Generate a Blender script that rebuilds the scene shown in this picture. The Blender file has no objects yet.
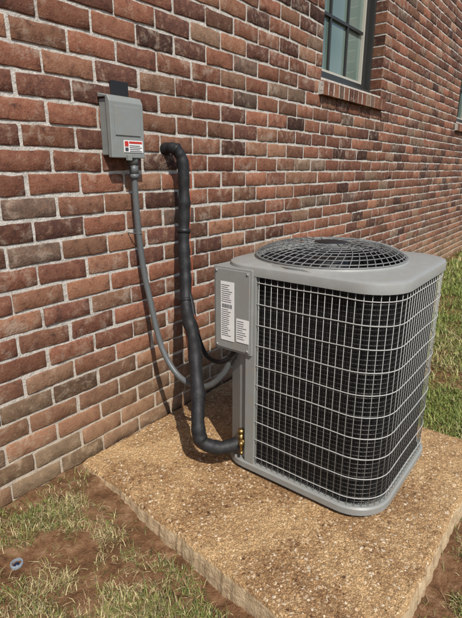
import bpy, math, random
import numpy as np
from mathutils import Vector, Matrix
random.seed(7); rng=np.random.default_rng(7)
scene=bpy.context.scene
D=1.41; H=1.10

# ---------------------------------------------------------------- helpers
def value_noise(x,y,seed=0):
    x=np.asarray(x,float); y=np.asarray(y,float)
    xi=np.floor(x).astype(np.int64); yi=np.floor(y).astype(np.int64)
    xf=x-xi; yf=y-yi
    def h(a,b):
        n=(a*374761393+b*668265263+seed*974634777)&0x7fffffff
        n=((n^(n>>13))*1274126177)&0x7fffffff
        return ((n^(n>>16))&0xffff)/65535.0
    sx=xf*xf*(3-2*xf); sy=yf*yf*(3-2*yf)
    a=h(xi,yi)*(1-sx)+h(xi+1,yi)*sx
    b=h(xi,yi+1)*(1-sx)+h(xi+1,yi+1)*sx
    return a*(1-sy)+b*sy
def fbm(x,y,seed=0,o=4):
    s=0;a=.5;t=0
    for i in range(o):
        s=s+a*value_noise(x*2**i,y*2**i,seed+i); t+=a; a*=.5
    return s/t
def sstep(a,b,x):
    t=np.clip((np.asarray(x,float)-a)/(b-a),0,1); return t*t*(3-2*t)

def new_obj(name,me,parent=None):
    o=bpy.data.objects.new(name,me); scene.collection.objects.link(o)
    if parent: o.parent=parent
    return o
def empty(name):
    o=bpy.data.objects.new(name,None); scene.collection.objects.link(o); return o

class MB:
    def __init__(s): s.v=[];s.f=[];s.m=[];s.sm=[]
    def add(s,vs,fs,mat=0,smooth=False):
        b=len(s.v); s.v+= [tuple(p) for p in vs]
        for f in fs:
            s.f.append([i+b for i in f]); s.m.append(mat); s.sm.append(smooth)
    def box(s,x0,x1,y0,y1,z0,z1,mat=0):
        s.add([(x0,y0,z0),(x1,y0,z0),(x1,y1,z0),(x0,y1,z0),(x0,y0,z1),(x1,y0,z1),(x1,y1,z1),(x0,y1,z1)],
          [(0,3,2,1),(4,5,6,7),(0,1,5,4),(1,2,6,5),(2,3,7,6),(3,0,4,7)],mat)
    def tube(s,path,r,n=8,mat=0,caps=True,closed=False):
        P=[Vector(p) for p in path]; k=len(P); vs=[]
        prev=None
        for i,p in enumerate(P):
            if closed: t=(P[(i+1)%k]-P[i-1])
            else: t=(P[min(i+1,k-1)]-P[max(i-1,0)])
            t.normalize()
            if prev is None:
                a=Vector((0,0,1)) if abs(t.z)<.9 else Vector((1,0,0))
                nrm=t.cross(a).normalized()
            else:
                nrm=(prev-t*prev.dot(t)).normalized()
            prev=nrm; bn=t.cross(nrm)
            rr=r(i/(k-1)) if callable(r) else r
            for j in range(n):
                a=2*math.pi*j/n
                vs.append(p+(nrm*math.cos(a)+bn*math.sin(a))*rr)
        fs=[]
        for i in range(k if closed else k-1):
            for j in range(n):
                i2=(i+1)%k
                fs.append((i*n+j,i*n+(j+1)%n,i2*n+(j+1)%n,i2*n+j))
        if caps and not closed:
            fs.append(tuple(range(n))[::-1]); fs.append(tuple((k-1)*n+j for j in range(n)))
        s.add(vs,fs,mat,n>4)
    def loops(s,loops,mat=0,cap0=False,cap1=False,smooth=False):
        n=len(loops[0]); vs=[p for l in loops for p in l]; fs=[]
        for i in range(len(loops)-1):
            for j in range(n):
                fs.append((i*n+j,i*n+(j+1)%n,(i+1)*n+(j+1)%n,(i+1)*n+j))
        if cap0: fs.append(tuple(range(n))[::-1])
        if cap1: fs.append(tuple((len(loops)-1)*n+j for j in range(n)))
        s.add(vs,fs,mat,smooth)
    def obj(s,name,mats,parent=None,bevel=0,auto=0):
        me=bpy.data.meshes.new(name); me.from_pydata(s.v,[],s.f); 
        for m in mats: me.materials.append(m)
        me.polygons.foreach_set('material_index',s.m)
        me.polygons.foreach_set('use_smooth',s.sm); me.update()
        if auto:
            me.polygons.foreach_set('use_smooth',[True]*len(me.polygons)); me.set_sharp_from_angle(angle=math.radians(auto))
        o=new_obj(name,me,parent)
        if bevel:
            b=o.modifiers.new('bevel','BEVEL'); b.width=bevel; b.segments=2; b.limit_method='ANGLE'; b.angle_limit=math.radians(40)
        return o
def catmull(pts,sub=8):
    P=[Vector(p) for p in pts]; P=[P[0]*2-P[1]]+P+[P[-1]*2-P[-2]]; out=[]
    for i in range(1,len(P)-2):
        for k in range(sub):
            t=k/sub; a,b,c,d=P[i-1],P[i],P[i+1],P[i+2]
            out.append(.5*((2*b)+(c-a)*t+(2*a-5*b+4*c-d)*t*t+(3*b-a-3*c+d)*t**3))
    out.append(P[-2]); return out

# ---------------------------------------------------------------- materials
class NT:
    def __init__(s,name):
        s.mat=bpy.data.materials.new(name); s.mat.use_nodes=True
        s.t=s.mat.node_tree; s.n=s.t.nodes; s.b=s.n['Principled BSDF']
    def node(s,typ,**k):
        nd=s.n.new(typ)
        for a,v in k.items(): setattr(nd,a,v)
        return nd
    def link(s,a,b): s.t.links.new(a,b)
    def coord(s): 
        if not hasattr(s,'_c'): s._c=s.n.new('ShaderNodeTexCoord')
        return s._c.outputs['Object']
    def noise(s,scale,detail=3,rough=.6,vec=None,dist=0):
        nd=s.node('ShaderNodeTexNoise'); nd.inputs['Scale'].default_value=scale
        nd.inputs['Detail'].default_value=detail; nd.inputs['Roughness'].default_value=rough; nd.inputs['Distortion'].default_value=dist
        s.link(vec or s.coord(),nd.inputs['Vector']); return nd.outputs['Fac']
    def ramp(s,fac,stops,interp='LINEAR'):
        nd=s.node('ShaderNodeValToRGB'); cr=nd.color_ramp; cr.interpolation=interp
        while len(cr.elements)<len(stops): cr.elements.new(.5)
        for e,(p,c) in zip(cr.elements,stops):
            e.position=p; e.color=(c,c,c,1) if isinstance(c,(int,float)) else (*c,1)
        s.link(fac,nd.inputs['Fac']); return nd.outputs['Color']
    def mix(s,f,a,b,mode='MIX'):
        nd=s.node('ShaderNodeMix',data_type='RGBA',blend_type=mode)
        for idx,v in ((0,f),(6,a),(7,b)):
            sock=nd.inputs[idx]
            if isinstance(v,bpy.types.NodeSocket): s.link(v,sock)
            elif isinstance(v,(int,float)): sock.default_value=v if idx==0 else (v,v,v,1)
            else: sock.default_value=(*v,1)
        return nd.outputs[2]
    def math(s,op,a,b=0):
        nd=s.node('ShaderNodeMath',operation=op)
        for i,v in enumerate((a,b)):
            if isinstance(v,bpy.types.NodeSocket): s.link(v,nd.inputs[i])
            else: nd.inputs[i].default_value=v
        return nd.outputs[0]
    def sep(s,vec):
        nd=s.node('ShaderNodeSeparateXYZ'); s.link(vec,nd.inputs[0]); return nd.outputs
    def bump(s,h,strength=.5,dist=.002,prev=None):
        nd=s.node('ShaderNodeBump'); nd.inputs['Strength'].default_value=strength; nd.inputs['Distance'].default_value=dist
        s.link(h,nd.inputs['Height'])
        if prev: s.link(prev,nd.inputs['Normal'])
        return nd.outputs['Normal']
    def fin(s,col=None,rough=.8,nrm=None,metal=0,spec=None):
        if col is not None:
            if isinstance(col,bpy.types.NodeSocket): s.link(col,s.b.inputs['Base Color'])
            else: s.b.inputs['Base Color'].default_value=(*col,1)
        if isinstance(rough,bpy.types.NodeSocket): s.link(rough,s.b.inputs['Roughness'])
        else: s.b.inputs['Roughness'].default_value=rough
        s.b.inputs['Metallic'].default_value=metal
        if spec is not None: s.b.inputs['Specular IOR Level'].default_value=spec
        if nrm: s.link(nrm,s.b.inputs['Normal'])
        return s.mat

def dust_fac(t,n,hi=.5):
    z=t.sep(t.coord())[2]
    g=t.node('ShaderNodeMapRange'); g.inputs['From Min'].default_value=0; g.inputs['From Max'].default_value=hi
    g.inputs['To Min'].default_value=1; g.inputs['To Max'].default_value=0
    t.link(z,g.inputs['Value'])
    return t.math('MULTIPLY',g.outputs[0],t.ramp(n,[(.3,.4),(.65,1)]))
def m_brick():
    t=NT('brick_clay')
    at=t.node('ShaderNodeAttribute',attribute_name='bcol')
    sp=t.sep(at.outputs['Color'])
    base=t.ramp(sp[0],[(0,(.058,.028,.021)),(.14,(.110,.047,.032)),(.35,(.168,.068,.041)),(.55,(.200,.082,.048)),(.70,(.135,.064,.040)),(.86,(.23,.108,.062)),(.95,(.165,.108,.072)),(1,(.080,.05,.040))])
    n1=t.noise(34,4,.74)
    base=t.mix(t.ramp(n1,[(.50,0),(.72,.6)]),base,(.26,.145,.09))
    base=t.mix(t.ramp(n1,[(.28,.85),(.46,0)]),base,(.036,.022,.018))
    br=t.math('ADD',t.math('MULTIPLY',sp[1],.7),.65)
    base=t.mix(1.0,base,br,'MULTIPLY')
    sm=t.noise(17,4,.8,dist=.4)
    th=t.math('ADD',sm,t.math('MULTIPLY',sp[2],.12))
    smf=t.ramp(th,[(.60,0),(.76,.5)])
    base=t.mix(smf,base,(.37,.30,.235))
    base=t.mix(t.math('MULTIPLY',dust_fac(t,sm),.58),base,(.36,.25,.14))
    nr=t.bump(t.noise(120,3,.75),1,.0035)
    return t.fin(base,.9,nr,spec=.2)
def m_mortar():
    t=NT('mortar')
    n=t.noise(45,4,.75)
    c=t.ramp(n,[(.28,(.28,.255,.22)),(.5,(.48,.445,.395)),(.75,(.62,.585,.53))])
    c=t.mix(t.math('MULTIPLY',dust_fac(t,n),.7),c,(.45,.33,.20))
    nr=t.bump(t.noise(130,3,.75),1,.005)
    return t.fin(c,.95,nr,spec=.2)
def m_paint(name,col,rough=.45,var=.12,dirt=0):
    t=NT(name)
    if var or dirt:
        n=t.noise(20,4,.75)
        c2=tuple(x*(1-var) for x in col)
        c=t.mix(t.ramp(n,[(.35,0),(.6,1)]),col,c2)
        if dirt: c=t.mix(t.ramp(n,[(.52,0),(.72,dirt)]),c,(.33,.27,.19))
    else: c=col
    return t.fin(c,rough,spec=.4)
M_brick=m_brick(); M_mortar=m_mortar()
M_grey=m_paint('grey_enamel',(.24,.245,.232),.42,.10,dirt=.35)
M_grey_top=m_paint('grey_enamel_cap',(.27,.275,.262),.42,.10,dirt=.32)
M_guard=m_paint('guard_wire',(.17,.172,.167),.42,0)
M_box=m_paint('box_grey',(.215,.23,.22),.42,.12,dirt=.3)
M_wire=m_paint('grille_wire',(.38,.38,.36),.45,0)
M_dark=m_paint('dark_plastic',(.012,.012,.013),.5,0)
t=NT('foam_insulation'); M_foam=t.fin(t.mix(t.ramp(t.noise(40,4,.7),[(.45,0),(.75,.5)]),(.009,.009,.010),(.038,.036,.034)),.6,t.bump(t.noise(120,3,.6),.5,.002),spec=.4)
M_conduit=m_paint('conduit_grey',(.10,.108,.11),.42,.1,.2)
M_white=m_paint('label_white',(.72,.72,.70),.5,.05)
M_ink=m_paint('label_ink',(.04,.04,.045),.6,0)
M_red=m_paint('label_red',(.45,.03,.02),.5,0)
M_orange=m_paint('wire_orange',(.45,.10,.04),.5,0)
t=NT('brass'); M_brass=t.fin(t.mix(t.ramp(t.noise(60),[(.4,0),(.7,1)]),(.50,.34,.13),(.25,.16,.07)),.42,metal=1)
t=NT('copper'); M_copper=t.fin((.5,.2,.1),.4,metal=1)
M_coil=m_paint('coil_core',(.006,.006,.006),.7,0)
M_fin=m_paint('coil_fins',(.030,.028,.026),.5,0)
def m_conc():
    t=NT('aggregate_concrete')
    v=t.node('ShaderNodeTexVoronoi'); v.inputs['Scale'].default_value=100
    wv=t.node('ShaderNodeVectorMath',operation='ADD'); 
    nn=t.node('ShaderNodeTexNoise'); nn.inputs['Scale'].default_value=70; nn.inputs['Detail'].default_value=2; t.link(t.coord(),nn.inputs['Vector'])
    sc=t.node('ShaderNodeVectorMath',operation='SCALE'); sc.inputs['Scale'].default_value=.012; t.link(nn.outputs['Color'],sc.inputs[0])
    t.link(t.coord(),wv.inputs[0]); t.link(sc.outputs[0],wv.inputs[1]); t.link(wv.outputs[0],v.inputs['Vector'])
    rnd=t.sep(v.outputs['Color'])[0]
    peb=t.ramp(rnd,[(0,(.11,.052,.024)),(.2,(.30,.155,.07)),(.45,(.58,.345,.155)),(.65,(.44,.285,.15)),(.85,(.66,.47,.27)),(1,(.84,.73,.57))])
    edge=t.ramp(v.outputs['Distance'],[(.35,0),(.6,1)])
    cv=t.noise(3.4,5,.74,dist=.6)
    c=t.mix(edge,peb,(.36,.21,.10))
    c=t.mix(t.ramp(cv,[(.44,0),(.60,.60)]),c,(.72,.48,.24))
    c=t.mix(t.ramp(cv,[(.32,.6),(.44,0)]),c,(.22,.12,.055))
    fine=t.ramp(t.noise(240,2,.7),[(.38,.5),(.58,1.15)])
    c=t.mix(.8,c,fine,'MULTIPLY')
    nr=t.bump(t.math('SUBTRACT',fine,v.outputs['Distance']),.9,.004)
    return t.fin(c,.9,nr,spec=.2)
M_conc=m_conc()
t=NT('pad_edge_concrete')
c=t.ramp(t.noise(30,5,.7),[(.25,(.22,.14,.085)),(.5,(.48,.35,.21)),(.8,(.62,.49,.33))])
M_edge=t.fin(c,.95,t.bump(t.noise(70,4,.75),1,.008),spec=.15)
t=NT('soil')
c=t.ramp(t.noise(18,6,.75),[(.28,(.065,.032,.017)),(.5,(.17,.088,.044)),(.72,(.31,.19,.11))])
nr=t.bump(t.noise(70,4,.75),1,.012)
M_soil=t.fin(c,.98,nr,spec=.1)
t=NT('grass_blade')
at=t.node('ShaderNodeAttribute',attribute_name='gcol')
t.link(at.outputs['Color'],t.b.inputs['Base Color']); t.b.inputs['Roughness'].default_value=.6; t.b.inputs['Specular IOR Level'].default_value=.3
M_grass=t.mat
M_frame=m_paint('window_frame_dark',(.03,.03,.028),.4,0)
M_sash=m_paint('window_sash',(.42,.40,.34),.5,0)
t=NT('glass'); 
M_glass=t.fin(t.mix(t.ramp(t.noise(1.6,2,.5),[(.35,0),(.7,1)]),(.05,.085,.07),(.15,.20,.17)),.03,t.bump(t.noise(1.2,2,.5),.15,.05),spec=1.0)  # greenish sky reflection painted as pale teal patches in the pane colour
M_roof=m_paint('fascia_white',(.6,.6,.58),.6,0)

# ---------------------------------------------------------------- brick house
house=empty('brick_house')
CH=.0728; BL=.1925; J=.0116
WZ=1.625
openings=[(2.69,3.64,WZ,3.15),(5.97,6.92,WZ,3.15),(9.2,10.15,WZ,3.15)]
sills=[(a-.03,b+.03,WZ-.10,WZ) for a,b,_,_ in openings]
dark_block=(1.130,1.208,1.345,1.400)
X0,X1,ZT=-3.2,13.0,3.66
rects=[]
nc=int(ZT/CH)+3
for k in range(-2,nc):
    z0=k*CH+J/2; z1=(k+1)*CH-J/2
    x=X0+(BL/2 if k%2 else 0)-.06
    while x<X1:
        segs=[(x+J/2,x+BL-J/2)]
        for (a,b,c0,c1) in openings+sills:
            if min(z1,c1)-max(z0,c0)>.028:
                ns=[]
                for s0,s1 in segs:
                    if s1<=a or s0>=b: ns.append((s0,s1))
                    else:
                        if a-.004-s0>.012: ns.append((s0,a-.004))
                        if s1-b-.004>.012: ns.append((b+.004,s1))
                segs=ns
        for s0,s1 in segs: rects.append((s0,s1,z0,z1))
        x+=BL
R=np.array(rects); N=len(R)
nx,nz=9,5
uu=np.array([0,.016,.2,.35,.5,.65,.8,.984,1.0]); vv=np.array([0,.05,.5,.95,1.0])
U,V=np.meshgrid(uu,vv)
U=U.ravel();V=V.ravel(); npv=len(U)
edge=((U==0)|(U==1)|(V==0)|(V==1))
x=R[:,0:1]+(R[:,1:2]-R[:,0:1])*U[None]; z=R[:,2:3]+(R[:,3:4]-R[:,2:3])*V[None]
jx=rng.normal(0,.0009,(N,npv)); jz=rng.normal(0,.0013,(N,npv))
x+=jx*np.where(edge[None],1,.5)+rng.normal(0,.002,(N,1)); z+=jz*np.where(edge[None],1,.35)+rng.normal(0,.0012,(N,1))+rng.normal(0,.0013,(N,1))*(U[None]-.5)*2
lowf=np.clip(rng.normal(0,.0007,(N,1)),-.0012,.0012)*(U[None]-.5)*2
y=D+np.clip(rng.normal(0,.0008,(N,1)),-.002,.0010)+np.clip(rng.normal(0,.0004,(N,npv)),-.001,.0006)+lowf
y=y+np.where(edge[None],.0014+rng.random((N,npv))**2*.002,0)
corner=(((U==0)|(U==1))&((V==0)|(V==1)))
y=y+np.where(corner[None],rng.random((N,npv))*.0015,0)
cx=(R[:,0:1]+R[:,1:2])/2; cz_=(R[:,2:3]+R[:,3:4])/2
shr=np.where(corner[None],.0006+.0035*rng.random((N,npv))**2,0)
x=x+np.sign(cx-x)*shr; z=z+np.sign(cz_-z)*shr
verts=np.stack([x,y,z],-1)
per=[j for j in range(nx)]+[nx*r+nx-1 for r in range(1,nz)]+[nx*(nz-1)+j for j in range(nx-2,-1,-1)]+[nx*r for r in range(nz-2,0,-1)]
np_=len(per)
back=verts[:,per,:].copy(); back[:,:,1]=D+.03
allv=np.concatenate([verts,back],1); tot=npv+np_
fl=[]
for r in range(nz-1):
    for c in range(nx-1):
        a=r*nx+c; fl.append((a,a+1,a+nx+1,a+nx))
for i in range(np_):
    j=(i+1)%np_; fl.append((per[j],per[i],npv+i,npv+j))
fl=np.array(fl); F=(fl[None]+(np.arange(N)*tot)[:,None,None]).reshape(-1,4)
def np_mesh(name,V,F,mat):
    me=bpy.data.meshes.new(name); V=V.reshape(-1,3)
    me.vertices.add(len(V)); me.vertices.foreach_set('co',V.astype(np.float32).ravel())
    k=F.shape[1]
    me.loops.add(F.size); me.loops.foreach_set('vertex_index',F.astype(np.int32).ravel())
    me.polygons.add(len(F)); me.polygons.foreach_set('loop_start',np.arange(0,F.size,k,dtype=np.int32)); me.polygons.foreach_set('loop_total',np.full(len(F),k,dtype=np.int32))
    me.materials.append(mat); me.update(calc_edges=True); me.validate(); return me
me=np_mesh('wall_bricks',allv,F,M_brick)
ca=me.attributes.new('bcol','FLOAT_COLOR','POINT')
rc=rng.random((N,3)); col=np.ones((N,tot,4),np.float32); col[:,:,:3]=rc[:,None,:]
ca.data.foreach_set('color',col.ravel())
new_obj('wall_bricks',me,house)
mb=MB(); ym=D+.0046
xs=sorted(set([X0,X1]+[v for a,b,_,_ in openings for v in (a,b)]))
for i in range(len(xs)-1):
    a,b=xs[i],xs[i+1]
    isop=any(abs(a-o[0])<1e-6 for o in openings)
    for (z0,z1) in ([(-.2,WZ),(3.15,ZT)] if isop else [(-.2,ZT)]):
        mb.add([(a,ym,z0),(b,ym,z0),(b,ym,z1),(a,ym,z1)],[(0,1,2,3)])
for a,b,c0,c1 in openings:
    for xx in (a,b):
        mb.add([(xx,D+.003,c0),(xx,D+.16,c0),(xx,D+.16,c1),(xx,D+.003,c1)],[(0,1,2,3)] )
    mb.add([(a,D+.003,c1),(b,D+.003,c1),(b,D+.16,c1),(a,D+.16,c1)],[(0,1,2,3)])
mb.box(X0,X1,D+.17,D+3.5,-.2,-.1)
mb.obj('mortar_joints',[M_mortar],house)
rb=MB(); cols=[]
def brick_box(m,x0,x1,y0,y1,z0,z1,colr):
    n0=len(m.v); m.box(x0,x1,y0,y1,z0,z1,0); cols.extend([colr]*(len(m.v)-n0))
for a,b,c0,c1 in openings:
    k=int(c0/CH)
    while (k)*CH<c1:
        z0=max(k*CH+J/2,c0+.002); z1=min((k+1)*CH-J/2,c1)
        if z1-z0>.02:
            for xx0,xx1 in ((a-.02,a+.003),(b-.003,b+.02)):
                brick_box(rb,xx0,xx1,D+.003,D+.095,z0,z1,(random.random(),random.random(),random.random()*.5))
        k+=1
for a,b,c0,c1 in sills:
    n=round((b-a)/CH); w=(b-a)/n
    for i in range(n):
        x0=a+i*w+.007; x1=a+(i+1)*w-.007; dy=random.uniform(-.002,.002)
        zt=c1-.004; yf=D-.032+dy
        rb.add([(x0,yf,c0),(x1,yf,c0),(x1,D+.06,c0),(x0,D+.06,c0),(x0,yf,zt-.02),(x1,yf,zt-.02),(x1,D+.09,zt+.012),(x0,D+.09,zt+.012)],
          [(0,3,2,1),(4,5,6,7),(0,1,5,4),(1,2,6,5),(2,3,7,6),(3,0,4,7)])
        cc=(random.random(),random.random()*.8+.2,random.random()*.5); cols.extend([cc]*8)
o=rb.obj('window_sills_and_jambs',[M_brick],house)
ca=o.data.attributes.new('bcol','FLOAT_COLOR','POINT')
ca.data.foreach_set('color',np.array([(*c,1) for c in cols],np.float32).ravel())
bv=o.modifiers.new('b','BEVEL'); bv.width=.002; bv.segments=2
mb=MB()
for a,b,c0,c1 in sills:
    ys=D-.0285
    mb.add([(a+.005,ys,c0+.004),(b-.005,ys,c0+.004),(b-.005,D+.09,c0+.004),(a+.005,D+.09,c0+.004),(a+.005,ys,c1-.028),(b-.005,ys,c1-.028),(b-.005,D+.09,c1+.004),(a+.005,D+.09,c1+.004)],
      [(0,3,2,1),(4,5,6,7),(0,1,5,4),(1,2,6,5),(2,3,7,6),(3,0,4,7)])
mb.obj('sill_mortar',[M_mortar],house)
for a,b,c0,c1 in openings:
    wdw=MB(); y0=D+.085
    def fr(x0,x1,z0,z1,w,ya,yb,m):
        wdw.box(x0,x0+w,ya,yb,z0,z1,m); wdw.box(x1-w,x1,ya,yb,z0,z1,m)
        wdw.box(x0+w,x1-w,ya,yb,z0,z0+w,m); wdw.box(x0+w,x1-w,ya,yb,z1-w,z1,m)
    fr(a+.004,b-.004,c0+.012,c1-.003,.032,y0,y0+.075,0)
    mid=(c0+c1)/2
    fr(a+.037,b-.037,mid-.018,c1-.036,.035,y0+.02,y0+.06,0)
    fr(a+.037,b-.037,c0+.045,mid+.018,.035,y0+.035,y0+.07,0)
    fr(a+.073,b-.073,mid+.018,c1-.072,.016,y0+.03,y0+.055,1)
    fr(a+.073,b-.073,c0+.081,mid-.018,.016,y0+.045,y0+.066,1)
    for (z0,z1,yy) in ((mid+.034,c1-.088,y0+.040),(c0+.097,mid-.034,y0+.052)):
        wdw.add([(a+.06,yy+.012,z0-.03),(b-.06,yy+.012,z0-.03),(b-.06,yy+.012,z1+.03),(a+.06,yy+.012,z1+.03)],[(0,1,2,3)],2)
        for i in (1,2):
            xx=a+.09+(b-a-.18)*i/3; wdw.box(xx-.009,xx+.009,yy-.004,yy+.008,z0,z1,0)
        zz=(z0+z1)/2; wdw.box(a+.1,b-.1,yy-.006,yy+.006,zz-.009,zz+.009,0)
    wdw.obj('window',[M_frame,M_sash,M_glass],house)
mb=MB(); mb.box(X0,X1,D+.17,D+.20,-.1,ZT); mb.obj('inner_wall',[M_dark],house)
mb=MB(); mb.box(X0-.3,X1+.3,D-.3,D+3.6,ZT+.004,ZT+.05); mb.box(X0-.3,X1+.3,D-.32,D-.302,ZT-.02,ZT+.16); mb.obj('eave',[M_roof],house)
mb=MB(); mb.add([(X0-.3,D-.3,ZT+.165),(X1+.3,D-.3,ZT+.165),(X1+.3,D+3.6,ZT+2.2),(X0-.3,D+3.6,ZT+2.2)],[(0,1,2,3)]); mb.obj('roof',[M_dark],house)
mb=MB(); mb.box(dark_block[0],dark_block[1],D-.0045,D+.012,dark_block[2],dark_block[3]); mb.obj('wall_dark_block',[M_dark],house,bevel=.0015)  # plain dark block, slightly proud of the brick face above the box

# ---------------------------------------------------------------- ground
PAD=[(.86,1.395),(.765,.212),(1.925,.172),(1.945,1.395)]
PZ=.022
def gh(x,y):
    x=np.asarray(x,float); y=np.asarray(y,float)
    base=-.055*sstep(0.0,.75,D-y)*(1-.5*sstep(1.9,3,x))
    b=base+.02*(fbm(x*3,y*3,3)-.5)+.022*(fbm(x*14,y*14,9)-.5)+.012*(fbm(x*40,y*40,19,3)-.5)
    hd=np.hypot(x-.474,y-1.18); b=b-.025*np.exp(-(hd/.06)**2)
    hd=np.hypot(x-.60,y-1.08); b=b-.015*np.exp(-(hd/.1)**2)
    return b
def axis(lo,hi,dlo,dhi,d):
    inner=list(np.arange(dlo,dhi,d)); out=[]; s=d; p=dlo
    while p>lo: s*=1.35; p-=s; out.append(p)
    out=out[::-1]; r=[];s=d;p=inner[-1]
    while p<hi: s*=1.35; p+=s; r.append(p)
    return np.array(out+inner+r)
ax=axis(-150,150,-.3,2.6,.009); ay=axis(-150,150,-.3,1.5,.009)
GX,GY=np.meshgrid(ax,ay); GZ=gh(GX,GY)
GZ=np.where(GY>D+.3,-.3,GZ)
inpad=(GX>.9)&(GX<1.88)&(GY>.25)&(GY<1.36); GZ=np.where(inpad,-.06,GZ)
V_=np.stack([GX,GY,GZ],-1).reshape(-1,3); w_=len(ax)
ii,jj=np.meshgrid(np.arange(w_-1),np.arange(len(ay)-1)); a=(jj*w_+ii).ravel()
me=np_mesh('ground',V_,np.stack([a,a+1,a+w_+1,a+w_],-1),M_soil)
me.polygons.foreach_set('use_smooth',[True]*len(me.polygons)); new_obj('ground',me)

# ---------------------------------------------------------------- pad
n=90; P=[Vector((*p,0)) for p in PAD]; loop=[]
for i in range(4):
    a_,b_=P[i],P[(i+1)%4]
    for k in range(n):
        q=a_.lerp(b_,k/n); e=(b_-a_).normalized(); nm=Vector((e.y,-e.x,0))
        q=q+nm*((float(fbm(q.x*9+5,q.y*9,21))-.5)*.018+(random.random()-.5)*.005); loop.append(q)
cen=sum(loop,Vector())/len(loop)
def inset(l,d,z,jz=.003): return [Vector((p.x+(cen.x-p.x)/max((cen-p).length,.01)*d,p.y+(cen.y-p.y)/max((cen-p).length,.01)*d,z+(random.random()-.5)*jz)) for p in l]
mb=MB()
L=[inset(loop,-.006,-.13),inset(loop,-.006,-.03),inset(loop,-.002,PZ-.020),inset(loop,0,PZ-.012,.004)]
mb.loops([l[::-1] for l in L],1)
L2=[L[-1],inset(loop,.006,PZ-.003,.003)]
mb.loops([l[::-1] for l in L2],0,smooth=True)
top=[Vector((p.x,p.y,PZ)) for p in inset(loop,.014,PZ)]
mb.loops([L2[1][::-1],top[::-1]],0); mb.add(top[::-1],[tuple(range(len(top)))],0)
mb.obj('concrete_pad',[M_conc,M_edge])
n=2600
gx=rng.uniform(.80,1.93,n); gy=rng.uniform(.22,1.39,n)
kp=(fbm(gx*6,gy*6,91)>.50)|(rng.random(n)<.25)
kp&=~((gx>1.19)&(gx<1.80)&(gy>.36)&(gy<1.0))
kp&=np.maximum(.86-(1.395-gy)*.080-gx,gx-1.93)<-.014
gx=gx[kp];gy=gy[kp];n=len(gx)
s=.0012+.0032*rng.random(n)**3
base=np.array([[1,0,0],[0,1,0],[-1,0,0],[0,-1,0],[0,0,.8],[0,0,-.3]])
Vg=base[None]*s[:,None,None]*(.6+.8*rng.random((n,6,1)))+np.stack([gx,gy,np.full(n,PZ)],-1)[:,None,:]
fg=np.array([[0,1,4],[1,2,4],[2,3,4],[3,0,4]]); Fg=(fg[None]+(np.arange(n)*6)[:,None,None]).reshape(-1,3)
me=np_mesh('grit',Vg,Fg,M_grass)
gc=np.array([[.62,.50,.36],[.40,.25,.13],[.13,.075,.04],[.50,.36,.2]])[rng.integers(0,4,n)]
c4=np.ones((n,6,4),np.float32); c4[:,:,:3]=gc[:,None,:]
ca=me.attributes.new('gcol','FLOAT_COLOR','POINT'); ca.data.foreach_set('color',c4.ravel())
new_obj('loose_grit',me)

# ---------------------------------------------------------------- grass
def pad_d(x,y):
    l=.86-(1.395-y)*.080
    return np.maximum(np.maximum(l-x,x-1.94),np.maximum(.19-y,y-1.41))
def make_grass(name,n,x0,x1,y0,y1,hl,hw,dens,green,pal,scale_dist=False,lift=0):
    if scale_dist: x=x0+(x1-x0)*rng.random(n)**1.7
    else: x=rng.uniform(x0,x1,n)
    y=rng.uniform(y0,y1,n)
    keep=(dens(x,y)>rng.random(n))&(pad_d(x,y)>-.004)&(y<D-.01)
    x=x[keep];y=y[keep];n=len(x)
    z=gh(x,y)
    s=1.0+ (np.clip((x-2)/6,0,1)*1.2 if scale_dist else 0)
    ln=hl*s*(.4+rng.random(n)**1.5*1.2); wd=hw*s*(.6+.8*rng.random(n))
    az=rng.uniform(0,2*np.pi,n); lean=np.clip(rng.normal(1.05-lift,.45,n),.1,1.6); bend=rng.normal(.45,.3,n)
    dx,dy=np.cos(az),np.sin(az)
    px,py=-dy,dx
    l1=lean; l2=np.clip(lean+bend,.1,1.75)
    m=np.stack([x+dx*np.sin(l1)*ln*.5,y+dy*np.sin(l1)*ln*.5,z+np.cos(l1)*ln*.5],-1)
    t_=m+np.stack([dx*np.sin(l2)*ln*.5,dy*np.sin(l2)*ln*.5,np.cos(l2)*ln*.5],-1)
    t_[:,2]=np.maximum(t_[:,2],z+.001)
    b_=np.stack([x,y,z-.003],-1); p=np.stack([px,py,np.zeros(n)],-1)*wd[:,None]*.5
    Vv=np.stack([b_-p,b_+p,m+p*.9,m-p*.9,t_+p*.12,t_-p*.12],1)
    f=np.array([[0,1,2,3],[3,2,4,5]]); F=(f[None]+(np.arange(n)*6)[:,None,None]).reshape(-1,4)
    me=np_mesh(name,Vv,F,M_grass)
    g,g2,dk,st,br=[np.array(c) for c in pal]
    r=rng.random(n); cl=fbm(x*5,y*5,40)
    gf=np.clip(green+(cl-.5)*1.3,0.05,.97)
    col=np.where((r<gf*.45)[:,None],g,np.where((r<gf*.8)[:,None],g2,np.where((r<gf)[:,None],dk,np.where((rng.random(n)<.6)[:,None],st,br))))
    col=col*(.7+.6*rng.random((n,1)))
    c4=np.ones((n,6,4),np.float32); c4[:,:,:3]=col[:,None,:]
    ca=me.attributes.new('gcol','FLOAT_COLOR','POINT'); ca.data.foreach_set('color',c4.ravel())
    return me
def dens_near(x,y):
    d=fbm(x*5,y*5,55); d2=fbm(x*17,y*17,57)
    pd=pad_d(x,y)
    m=sstep(.40,.60,d*.55+d2*.45)*.90+.09
    m=m*(.05+.95*sstep(.03,.13,pd+(d2-.5)*.18))
    m=m*(.08+.92*sstep(.01,.10,D-y+(d2-.5)*.08))
    m=m*sstep(.025,.07,np.hypot(x-.474,y-1.18)+(d2-.5)*.05)
    m=m*(.12+.88*sstep(.05,.15,np.hypot(x-.59,y-1.10)+(d2-.5)*.16))
    return m
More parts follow.
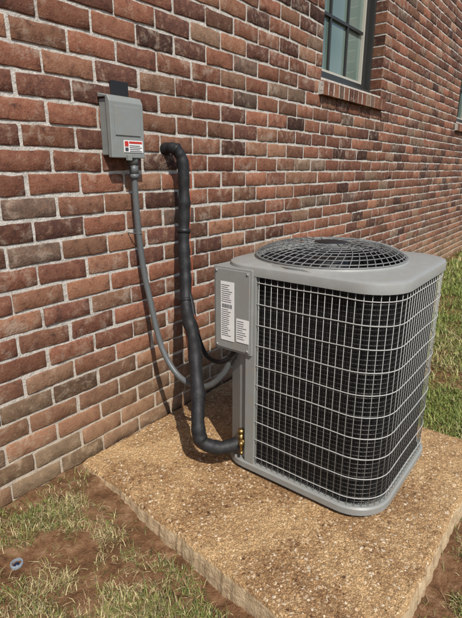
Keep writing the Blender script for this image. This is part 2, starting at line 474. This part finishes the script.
def dens_far(x,y):
    d=fbm(x*3,y*3,75); pd=pad_d(x,y)
    return (sstep(.28,.48,d)*.75+.25)*sstep(-.02,.10,pd+(d-.5)*.1)*sstep(.0,.2,D-y)
pn=[(.13,.16,.04),(.21,.22,.06),(.055,.075,.022),(.46,.38,.20),(.21,.14,.075)]
pf=[(.16,.205,.045),(.25,.28,.075),(.07,.10,.025),(.46,.40,.20),(.22,.16,.08)]
new_obj('lawn_grass',make_grass('lawn_grass',340000,-.3,1.96,-.3,1.4,.027,.0017,dens_near,.55,pn))
new_obj('lawn_grass.001',make_grass('lawn_grass_b',330000,1.94,11,-1.4,1.4,.036,.003,dens_far,.84,pf,True,.15))

# ---------------------------------------------------------------- cleanout cap
mb=MB(); cx0,cy0=.474,1.18; zc=float(gh(cx0,cy0))+.002
def circ(r,z,n=28,c=(0,0)): return [Vector((c[0]+r*math.cos(2*math.pi*i/n),c[1]+r*math.sin(2*math.pi*i/n),z)) for i in range(n)]
C=(cx0,cy0)
mb.loops([circ(.0185,zc-.03,c=C),circ(.0185,zc+.003,c=C),circ(.0175,zc+.005,c=C),circ(.0140,zc+.005,c=C),circ(.0135,zc-.006,c=C)],0)
mb.loops([circ(.0135,zc-.006,c=C),circ(.006,zc+.001,c=C)],1,cap1=True)
t=NT('cap_blue'); M_blue=t.fin((.012,.022,.05),.2)
mb.obj('cleanout_cap',[m_paint('pvc_grey_blue',(.25,.29,.33),.3,.2,.4),M_blue],None)

# ---------------------------------------------------------------- disconnect box
box=empty('electrical_disconnect_box')
mb=MB(); FY=1.345
bx0,bx1=1.068,1.216
mb.box(bx0+.008,bx1-.008,FY+.022,D-.001,1.150,1.334,0)
pr=[(FY+.020,1.141),(FY,1.141),(FY-.002,1.322),(FY+.008,1.341),(D-.006,1.352),(D-.006,1.338),(FY+.020,1.336)]
vs=[(bx0,a,b) for a,b in pr]+[(bx1,a,b) for a,b in pr]; n=len(pr)
mb.add(vs,[tuple(range(n)),tuple(range(n,2*n))[::-1]]+[(i,i+n,(i+1)%n+n,(i+1)%n) for i in range(n)],0)
mb.obj('enclosure',[M_box],box,bevel=.0025)
mb=MB(); mb.box(bx0+.018,bx1-.018,FY-.0045,FY-.0005,1.215,1.310,0); mb.box(bx0+.06,bx0+.078,FY-.012,FY+.002,1.132,1.152,0)
mb.obj('cover_emboss',[M_box],box,bevel=.0015)
mb=MB(); ly=FY-.0015; lx=bx0+.052
mb.box(lx,lx+.086,ly-.001,ly+.002,1.160,1.200,0); yy0,yy1=ly-.0022,ly-.0012
mb.box(lx+.003,lx+.019,yy0,yy1,1.180,1.197,1); mb.box(lx+.023,lx+.082,yy0,yy1,1.190,1.197,1)
for i in range(4): mb.box(lx+.024,lx+.080-.008*(i%2),yy0,yy1,1.163+i*.0062,1.1650+i*.0062,2)
mb.box(lx+.004,lx+.018,yy0,yy1,1.164,1.176,2)
mb.obj('warning_label',[M_white,M_red,M_ink],box)

# conduit
cond=empty('flexible_conduit')
cxx,cyy=1.180,1.368
path=catmull([(cxx,cyy,1.135),(cxx,cyy,1.06),(cxx,cyy,.99),(1.188,1.37,.85),(1.197,1.365,.72),(1.203,1.345,.607),(1.205,1.29,.41),(1.212,1.20,.302),(1.222,1.08,.292),(1.226,.985,.375),(1.224,.93,.50)],16)
mb=MB(); mb.tube(path,.0118,14)
mb.obj('conduit_body',[M_conduit],cond)
mb=MB()
mb.tube([(cxx,cyy,1.152),(cxx,cyy,1.118)],.020,6); mb.tube([(cxx,cyy,1.117),(cxx,cyy,1.085)],.0170,12); mb.tube([(cxx,cyy,1.086),(cxx,cyy,1.07)],.0195,6)
mb.tube([(1.224,.945,.452),(1.224,.932,.498)],.02,8)
mb.obj('fittings',[M_conduit],cond)
mb=MB()
pp=[(1.166,D-.003,.868),(1.171,D-.03,.868),(1.187,D-.0535,.868),(1.202,D-.03,.868),(1.207,D-.003,.868)]
mb.tube(catmull(pp,6),.0025,6); mb.box(1.207,1.225,D-.007,D-.003,.862,.875)
mb.obj('strap',[M_conduit],cond)

# refrigerant line
line=empty('refrigerant_line')
pts=[(1.378,1.44,1.176),(1.384,1.385,1.184),(1.396,1.352,1.172),(1.410,1.338,1.12),(1.411,1.338,.98),(1.394,1.33,.85),(1.380,1.315,.742),(1.352,1.29,.62),(1.319,1.25,.545),(1.268,1.18,.471),(1.215,1.115,.405),(1.150,1.05,.318),(1.104,1.01,.215),(1.096,.982,.150),(1.128,.935,.128),(1.185,.89,.133)]
path=catmull(pts,14)
tb=(.12,.27,.33,.44,.5,.57,.66,.74,.85)
def rad(t):
    r=.0225+.0028*min(1,t*1.4)
    for i,c in enumerate(tb): r+=(.0035 if i%2 else .0022)*math.exp(-((t-c)/.009)**2)
    r+=.0011*math.sin(t*70)+.0008*math.sin(t*171)
    return r
path=[p+Vector((.002*math.sin(i*.21),.0015*math.cos(i*.17),0)) for i,p in enumerate(path)]
mb=MB(); mb.tube(path,rad,20); mb.obj('insulation_sleeve',[M_foam],line)
mb=MB(); K=len(path)
for c in (.12,.33,.5,.74):
    i=int(c*(K-1)); mb.tube([path[i-1],path[i],path[i+1]],.0280,18)
mb.obj('tape_bands',[M_dark],line)
off=[p+Vector((.018,-.0205,0)) for p in path[int(.17*K):int(.60*K)]]
off=[p+Vector((.005*math.sin(i*.16),0,0)) for i,p in enumerate(off)]
mb=MB(); mb.tube(off,.0012,6); mb.obj('thermostat_wire',[M_orange],line)
path2=catmull([(1.36,1.30,.66),(1.345,1.25,.58),(1.315,1.20,.48),(1.276,1.12,.405),(1.24,1.03,.405),(1.215,.955,.445),(1.21,.915,.50)],12)
mb=MB(); mb.tube(path2,.0090,10); mb.obj('control_whip',[M_foam],line)
path3=catmull([(1.33,1.29,.56),(1.27,1.2,.40),(1.19,1.1,.22),(1.165,1.04,.12),(1.18,.97,.095),(1.21,.91,.10)],12)
mb=MB(); mb.tube(path3,.0065,8); mb.obj('liquid_line',[M_copper],line)

# ---------------------------------------------------------------- AC condenser
ac=empty('air_conditioner_condenser')
AX0,AX1,AY0,AY1=1.20,1.79,.372,.99; CX,CY=(AX0+AX1)/2,(AY0+AY1)/2
def rr(x0,x1,y0,y1,rads,k=10,ed=8):
    cs=[(x0,y0,1,1,180,rads[0]),(x1,y0,-1,1,270,rads[1]),(x1,y1,-1,-1,0,rads[2]),(x0,y1,1,-1,90,rads[3])]
    pts=[]
    for (cx,cy,sx,sy,a0,r) in cs:
        seg=[]
        for i in range(k+1):
            a=math.radians(a0+90*i/k); seg.append((cx+sx*r+r*math.cos(a),cy+sy*r+r*math.sin(a)))
        if pts:
            a_,b_=pts[-1],seg[0]
            for j in range(1,ed): pts.append((a_[0]+(b_[0]-a_[0])*j/ed,a_[1]+(b_[1]-a_[1])*j/ed))
        pts+=seg
    a_,b_=pts[-1],pts[0]
    for j in range(1,ed): pts.append((a_[0]+(b_[0]-a_[0])*j/ed,a_[1]+(b_[1]-a_[1])*j/ed))
    return pts
RD=(.125,.125,.10,.12)
def rri(d): return rr(AX0+d,AX1-d,AY0+d,AY1-d,tuple(max(r-d,.01) for r in RD))
def lz(l,z): return [Vector((a,b,z)) for a,b in l]
ZB=PZ; ZC=.772
mb=MB()
mb.loops([lz(rri(.03),ZB+.012),lz(rri(-.002),ZB+.012),lz(rri(-.008),ZB+.017),lz(rri(-.008),ZB+.038),lz(rri(-.002),ZB+.043),lz(rri(.012),ZB+.043),lz(rri(.012),ZB+.035)],0,cap0=True,cap1=True)
for fx,fy in ((AX0+.1,AY0+.1),(AX1-.1,AY0+.1),(AX0+.1,AY1-.1),(AX1-.1,AY1-.1)):
    mb.box(fx-.03,fx+.03,fy-.03,fy+.03,ZB,ZB+.0125,1)
mb.obj('base_pan',[M_grey,M_dark],ac,auto=35)
mb=MB(); mb.loops([lz(rri(.026),ZB+.04),lz(rri(.026),ZC)],0)
mb.obj('coil',[M_coil],ac)
def path_tools(L):
    idx=max(range(len(L)),key=lambda i:(-(abs(L[i][0]-L[0][0]))*100+L[i][1] if L[i][1]<.835 else -99))
    seq=[L[(idx+i)%len(L)] for i in range(len(L))]
    out=[(L[0][0],.83)]
    for p in seq:
        if p[0]<AX0+.14 and p[1]>.83: continue
        out.append(p)
    g=[Vector((a,b,0)) for a,b in out]; c=[0]
    for i in range(1,len(g)): c.append(c[-1]+(g[i]-g[i-1]).length)
    def at(s):
        for i in range(1,len(g)):
            if c[i]>=s: 
                f=(s-c[i-1])/max(c[i]-c[i-1],1e-9); return g[i-1].lerp(g[i],f)
        return g[-1]
    return at,c[-1]
at,TL=path_tools(rri(.004))
mb=MB(); zl,zh=ZB+.038,ZC+.002
s=.012
while s<TL:
    p=at(s); mb.tube([(p.x,p.y,zl),(p.x,p.y,zh)],.0010,5); s+=.0235
nh=10
for i in range(nh):
    z=zl+.035+(zh-zl-.06)*i/(nh-1)
    dense=[at(TL*k/120) for k in range(121)]
    mb.tube([(p.x+(p.x-CX)*.006,p.y+(p.y-CY)*.006,z+.0012*math.sin(k*.31+i)) for k,p in enumerate(dense)],.0016,6)
mb.obj('wire_grille',[M_wire],ac)
at2,TL2=path_tools(rri(.018))
mb=MB(); s=.004
while s<TL2:
    p=at2(s); mb.tube([(p.x,p.y,zl),(p.x,p.y,zh)],.0012,3,caps=False); s+=.0078
nh=46
for i in range(nh):
    z=zl+.012+(zh-zl-.02)*i/(nh-1)
    dense=[at2(TL2*k/70) for k in range(71)]
    mb.tube([(p.x,p.y,z) for p in dense],.0014,4,caps=False)
mb.obj('coil_fins',[M_fin],ac)
mb=MB()
def plate(pts,z0,z1,m=0):
    n=len(pts); mb.add([(a,b,z0) for a,b in pts]+[(a,b,z1) for a,b in pts],[(i,(i+1)%n,(i+1)%n+n,i+n) for i in range(n)]+[tuple(range(n))[::-1],tuple(range(n,2*n))],m)
plate([(AX0-.003,.826),(AX0+.02,.826),(AX0+.12,.885),(AX0+.14,AY1-.006),(AX0+.10,AY1-.002),(AX0+.04,.955),(AX0+.014,.90),(AX0+.010,.868),(AX0-.003,.866)],ZB+.04,ZC)
mb.obj('corner_post',[M_grey],ac,bevel=.0015)
mb=MB(); mb.box(AX0-.012,AX0+.12,.835,.995,.492,.790,0)
mb.box(AX0-.0155,AX0-.0115,.842,.988,.500,.783,0)
mb.obj('service_panel',[M_grey],ac,bevel=.003)
mb=MB(); xl=AX0-.0175; dl=-.010
mb.box(xl,xl+.0015,.915+dl,.972+dl,.530,.740,0)
mb.box(xl,xl+.0015,.853+dl,.905+dl,.535,.618,0)
for i in range(26):
    z=.728-i*.0072
    if 9<=i<=11: continue
    w=.046*(.55+.45*random.random()); mb.box(xl-.0006,xl-.0001,.968+dl-w,.968+dl,z-.0009,z+.0009,1)
for i in range(9):
    z=.610-i*.0078; w=.042*(.5+.5*random.random()); mb.box(xl-.0006,xl-.0001,.901+dl-w,.901+dl,z-.0009,z+.0009,1)
for i in range(16):
    yy=.924+dl+i*.0027; mb.box(xl-.0006,xl-.0001,yy,yy+.0006+.001*random.random(),.648,.662,1)
for zz,yy in ((.775,.98),(.775,.85),(.508,.98),(.508,.85)):
    mb.tube([(AX0-.0150,yy,zz),(AX0-.0185,yy,zz)],.004,8,2)
mb.obj('rating_labels',[M_white,M_ink,m_paint('zinc_screw',(.3,.3,.29),.4,0)],ac)
GX0,GY0=CX-.020,CY+.025; GR=.258
cir=lambda r,z:[Vector((GX0+r*math.cos(math.atan2(b-CY,a-CX)),GY0+r*math.sin(math.atan2(b-CY,a-CX)),z)) for a,b in rri(0)]
mb=MB()
mb.loops([lz(rri(.008),ZC-.002),lz(rri(-.004),ZC-.002),lz(rri(-.004),.795),lz(rri(-.002),.800),lz(rri(.004),.803),lz(rri(.016),.805),cir(GR+.004,.811),cir(GR,.820),cir(GR-.006,.820),cir(GR-.008,.80)],0)
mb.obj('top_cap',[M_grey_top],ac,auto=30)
mb=MB(); mb.loops([cir(GR-.008,.80),cir(GR-.01,.55)],0); mb.loops([cir(GR-.01,.55),cir(.02,.55)],0,cap1=True); mb.obj('fan_shroud',[M_dark],ac)
def gz(r):
    t=r/GR
    return .819+.036*(1-t**5)+.004*(1-t*t)
mb=MB()
for r,w in ((GR,.003),(.246,.002),(.226,.0018),(.204,.0016),(.182,.0016),(.160,.0016),(.138,.0016),(.116,.0016),(.094,.0016),(.072,.0016),(.055,.002)):
    k=72; mb.tube([(GX0+r*math.cos(2*math.pi*i/k),GY0+r*math.sin(2*math.pi*i/k),gz(r)) for i in range(k)],w,6,closed=True)
ns=56
for i in range(ns):
    a0=2*math.pi*i/ns; pl=[]
    rin=.055 if i%4==0 else (.116 if i%2==0 else .182)
    for j in range(13):
        f=j/12; r=rin+(GR-rin)*(1-(1-f)**1.6); a=a0+.55*(1-r/GR)
        pl.append((GX0+r*math.cos(a),GY0+r*math.sin(a),gz(r)+.0022))
    mb.tube(pl,.0015,5)
mb.obj('fan_guard',[M_guard],ac)
mb=MB()
mb.tube([(GX0,GY0,.63),(GX0,GY0,.80)],.065,28); mb.tube([(GX0,GY0,.850),(GX0,GY0,.862)],.056,28)
mb.obj('fan_motor',[M_dark],ac)
mb=MB()
for b in range(4):
    a0=b*math.pi/2+.3; vs=[];
    for j in range(7):
        r=.06+.17*j/6
        for k in range(5):
            a=a0+(-.35+.7*k/4)*(1.0-.25*j/6)+.25*j/6
            vs.append((GX0+r*math.cos(a),GY0+r*math.sin(a),.70+.04*(k/4)+.006*math.sin(k/4*math.pi)))
    mb.add(vs,[(j*5+k,j*5+k+1,(j+1)*5+k+1,(j+1)*5+k) for j in range(6) for k in range(4)],0,True)
mb.obj('fan_blades',[m_paint('fan_grey',(.06,.06,.06),.5,0)],ac)
mb=MB()
mb.tube([(1.180,.893,.133),(1.225,.872,.137)],.014,12); mb.tube([(1.20,.884,.105),(1.20,.884,.175)],.009,10); mb.tube([(1.20,.884,.172),(1.20,.884,.188)],.012,6)
mb.tube([(1.20,.884,.15),(1.17,.862,.155)],.006,8); mb.tube([(1.172,.863,.1545),(1.16,.855,.157)],.0085,6)
mb.tube([(1.20,.905,.097),(1.24,.885,.10)],.011,10); mb.tube([(1.215,.895,.075),(1.215,.895,.122)],.0078,8); mb.tube([(1.215,.895,.095),(1.187,.872,.097)],.0055,8)
mb.obj('service_valves',[M_brass],ac)

# ---------------------------------------------------------------- camera & light
F_=460.0; p=math.atan(139/F_); th=math.radians(37.8)
Fw=Vector((math.cos(p)*math.cos(th),math.cos(p)*math.sin(th),-math.sin(p))); Rt=Vector((math.sin(th),-math.cos(th),0)); Up=Rt.cross(Fw)
cd=bpy.data.cameras.new('Camera'); cam=bpy.data.objects.new('Camera',cd); scene.collection.objects.link(cam)
cam.matrix_world=Matrix(((Rt.x,Up.x,-Fw.x,0),(Rt.y,Up.y,-Fw.y,0),(Rt.z,Up.z,-Fw.z,H),(0,0,0,1)))
cd.sensor_fit='VERTICAL'; cd.sensor_height=36; cd.lens=36*F_/618; cd.clip_start=.02; cd.clip_end=500
scene.camera=cam
to_sun=Vector((-.62,-1.0,1.36)).normalized()
sd=bpy.data.lights.new('sun','SUN'); sd.energy=5.0; sd.angle=math.radians(.6); sd.color=(1,.955,.88)
so=bpy.data.objects.new('sun',sd); scene.collection.objects.link(so); so.rotation_euler=(-to_sun).to_track_quat('-Z','Y').to_euler()
w=bpy.data.worlds.new('World'); scene.world=w; w.use_nodes=True
sk=w.node_tree.nodes.new('ShaderNodeTexSky'); sk.sky_type='NISHITA'; sk.sun_disc=False
sk.sun_elevation=math.asin(to_sun.z); sk.sun_rotation=math.atan2(to_sun.x,to_sun.y)
bg=w.node_tree.nodes['Background']; bg.inputs['Strength'].default_value=.13; w.node_tree.links.new(sk.outputs[0],bg.inputs['Color'])
scene.view_settings.view_transform='Standard'; scene.view_settings.look='None'; scene.view_settings.exposure=0
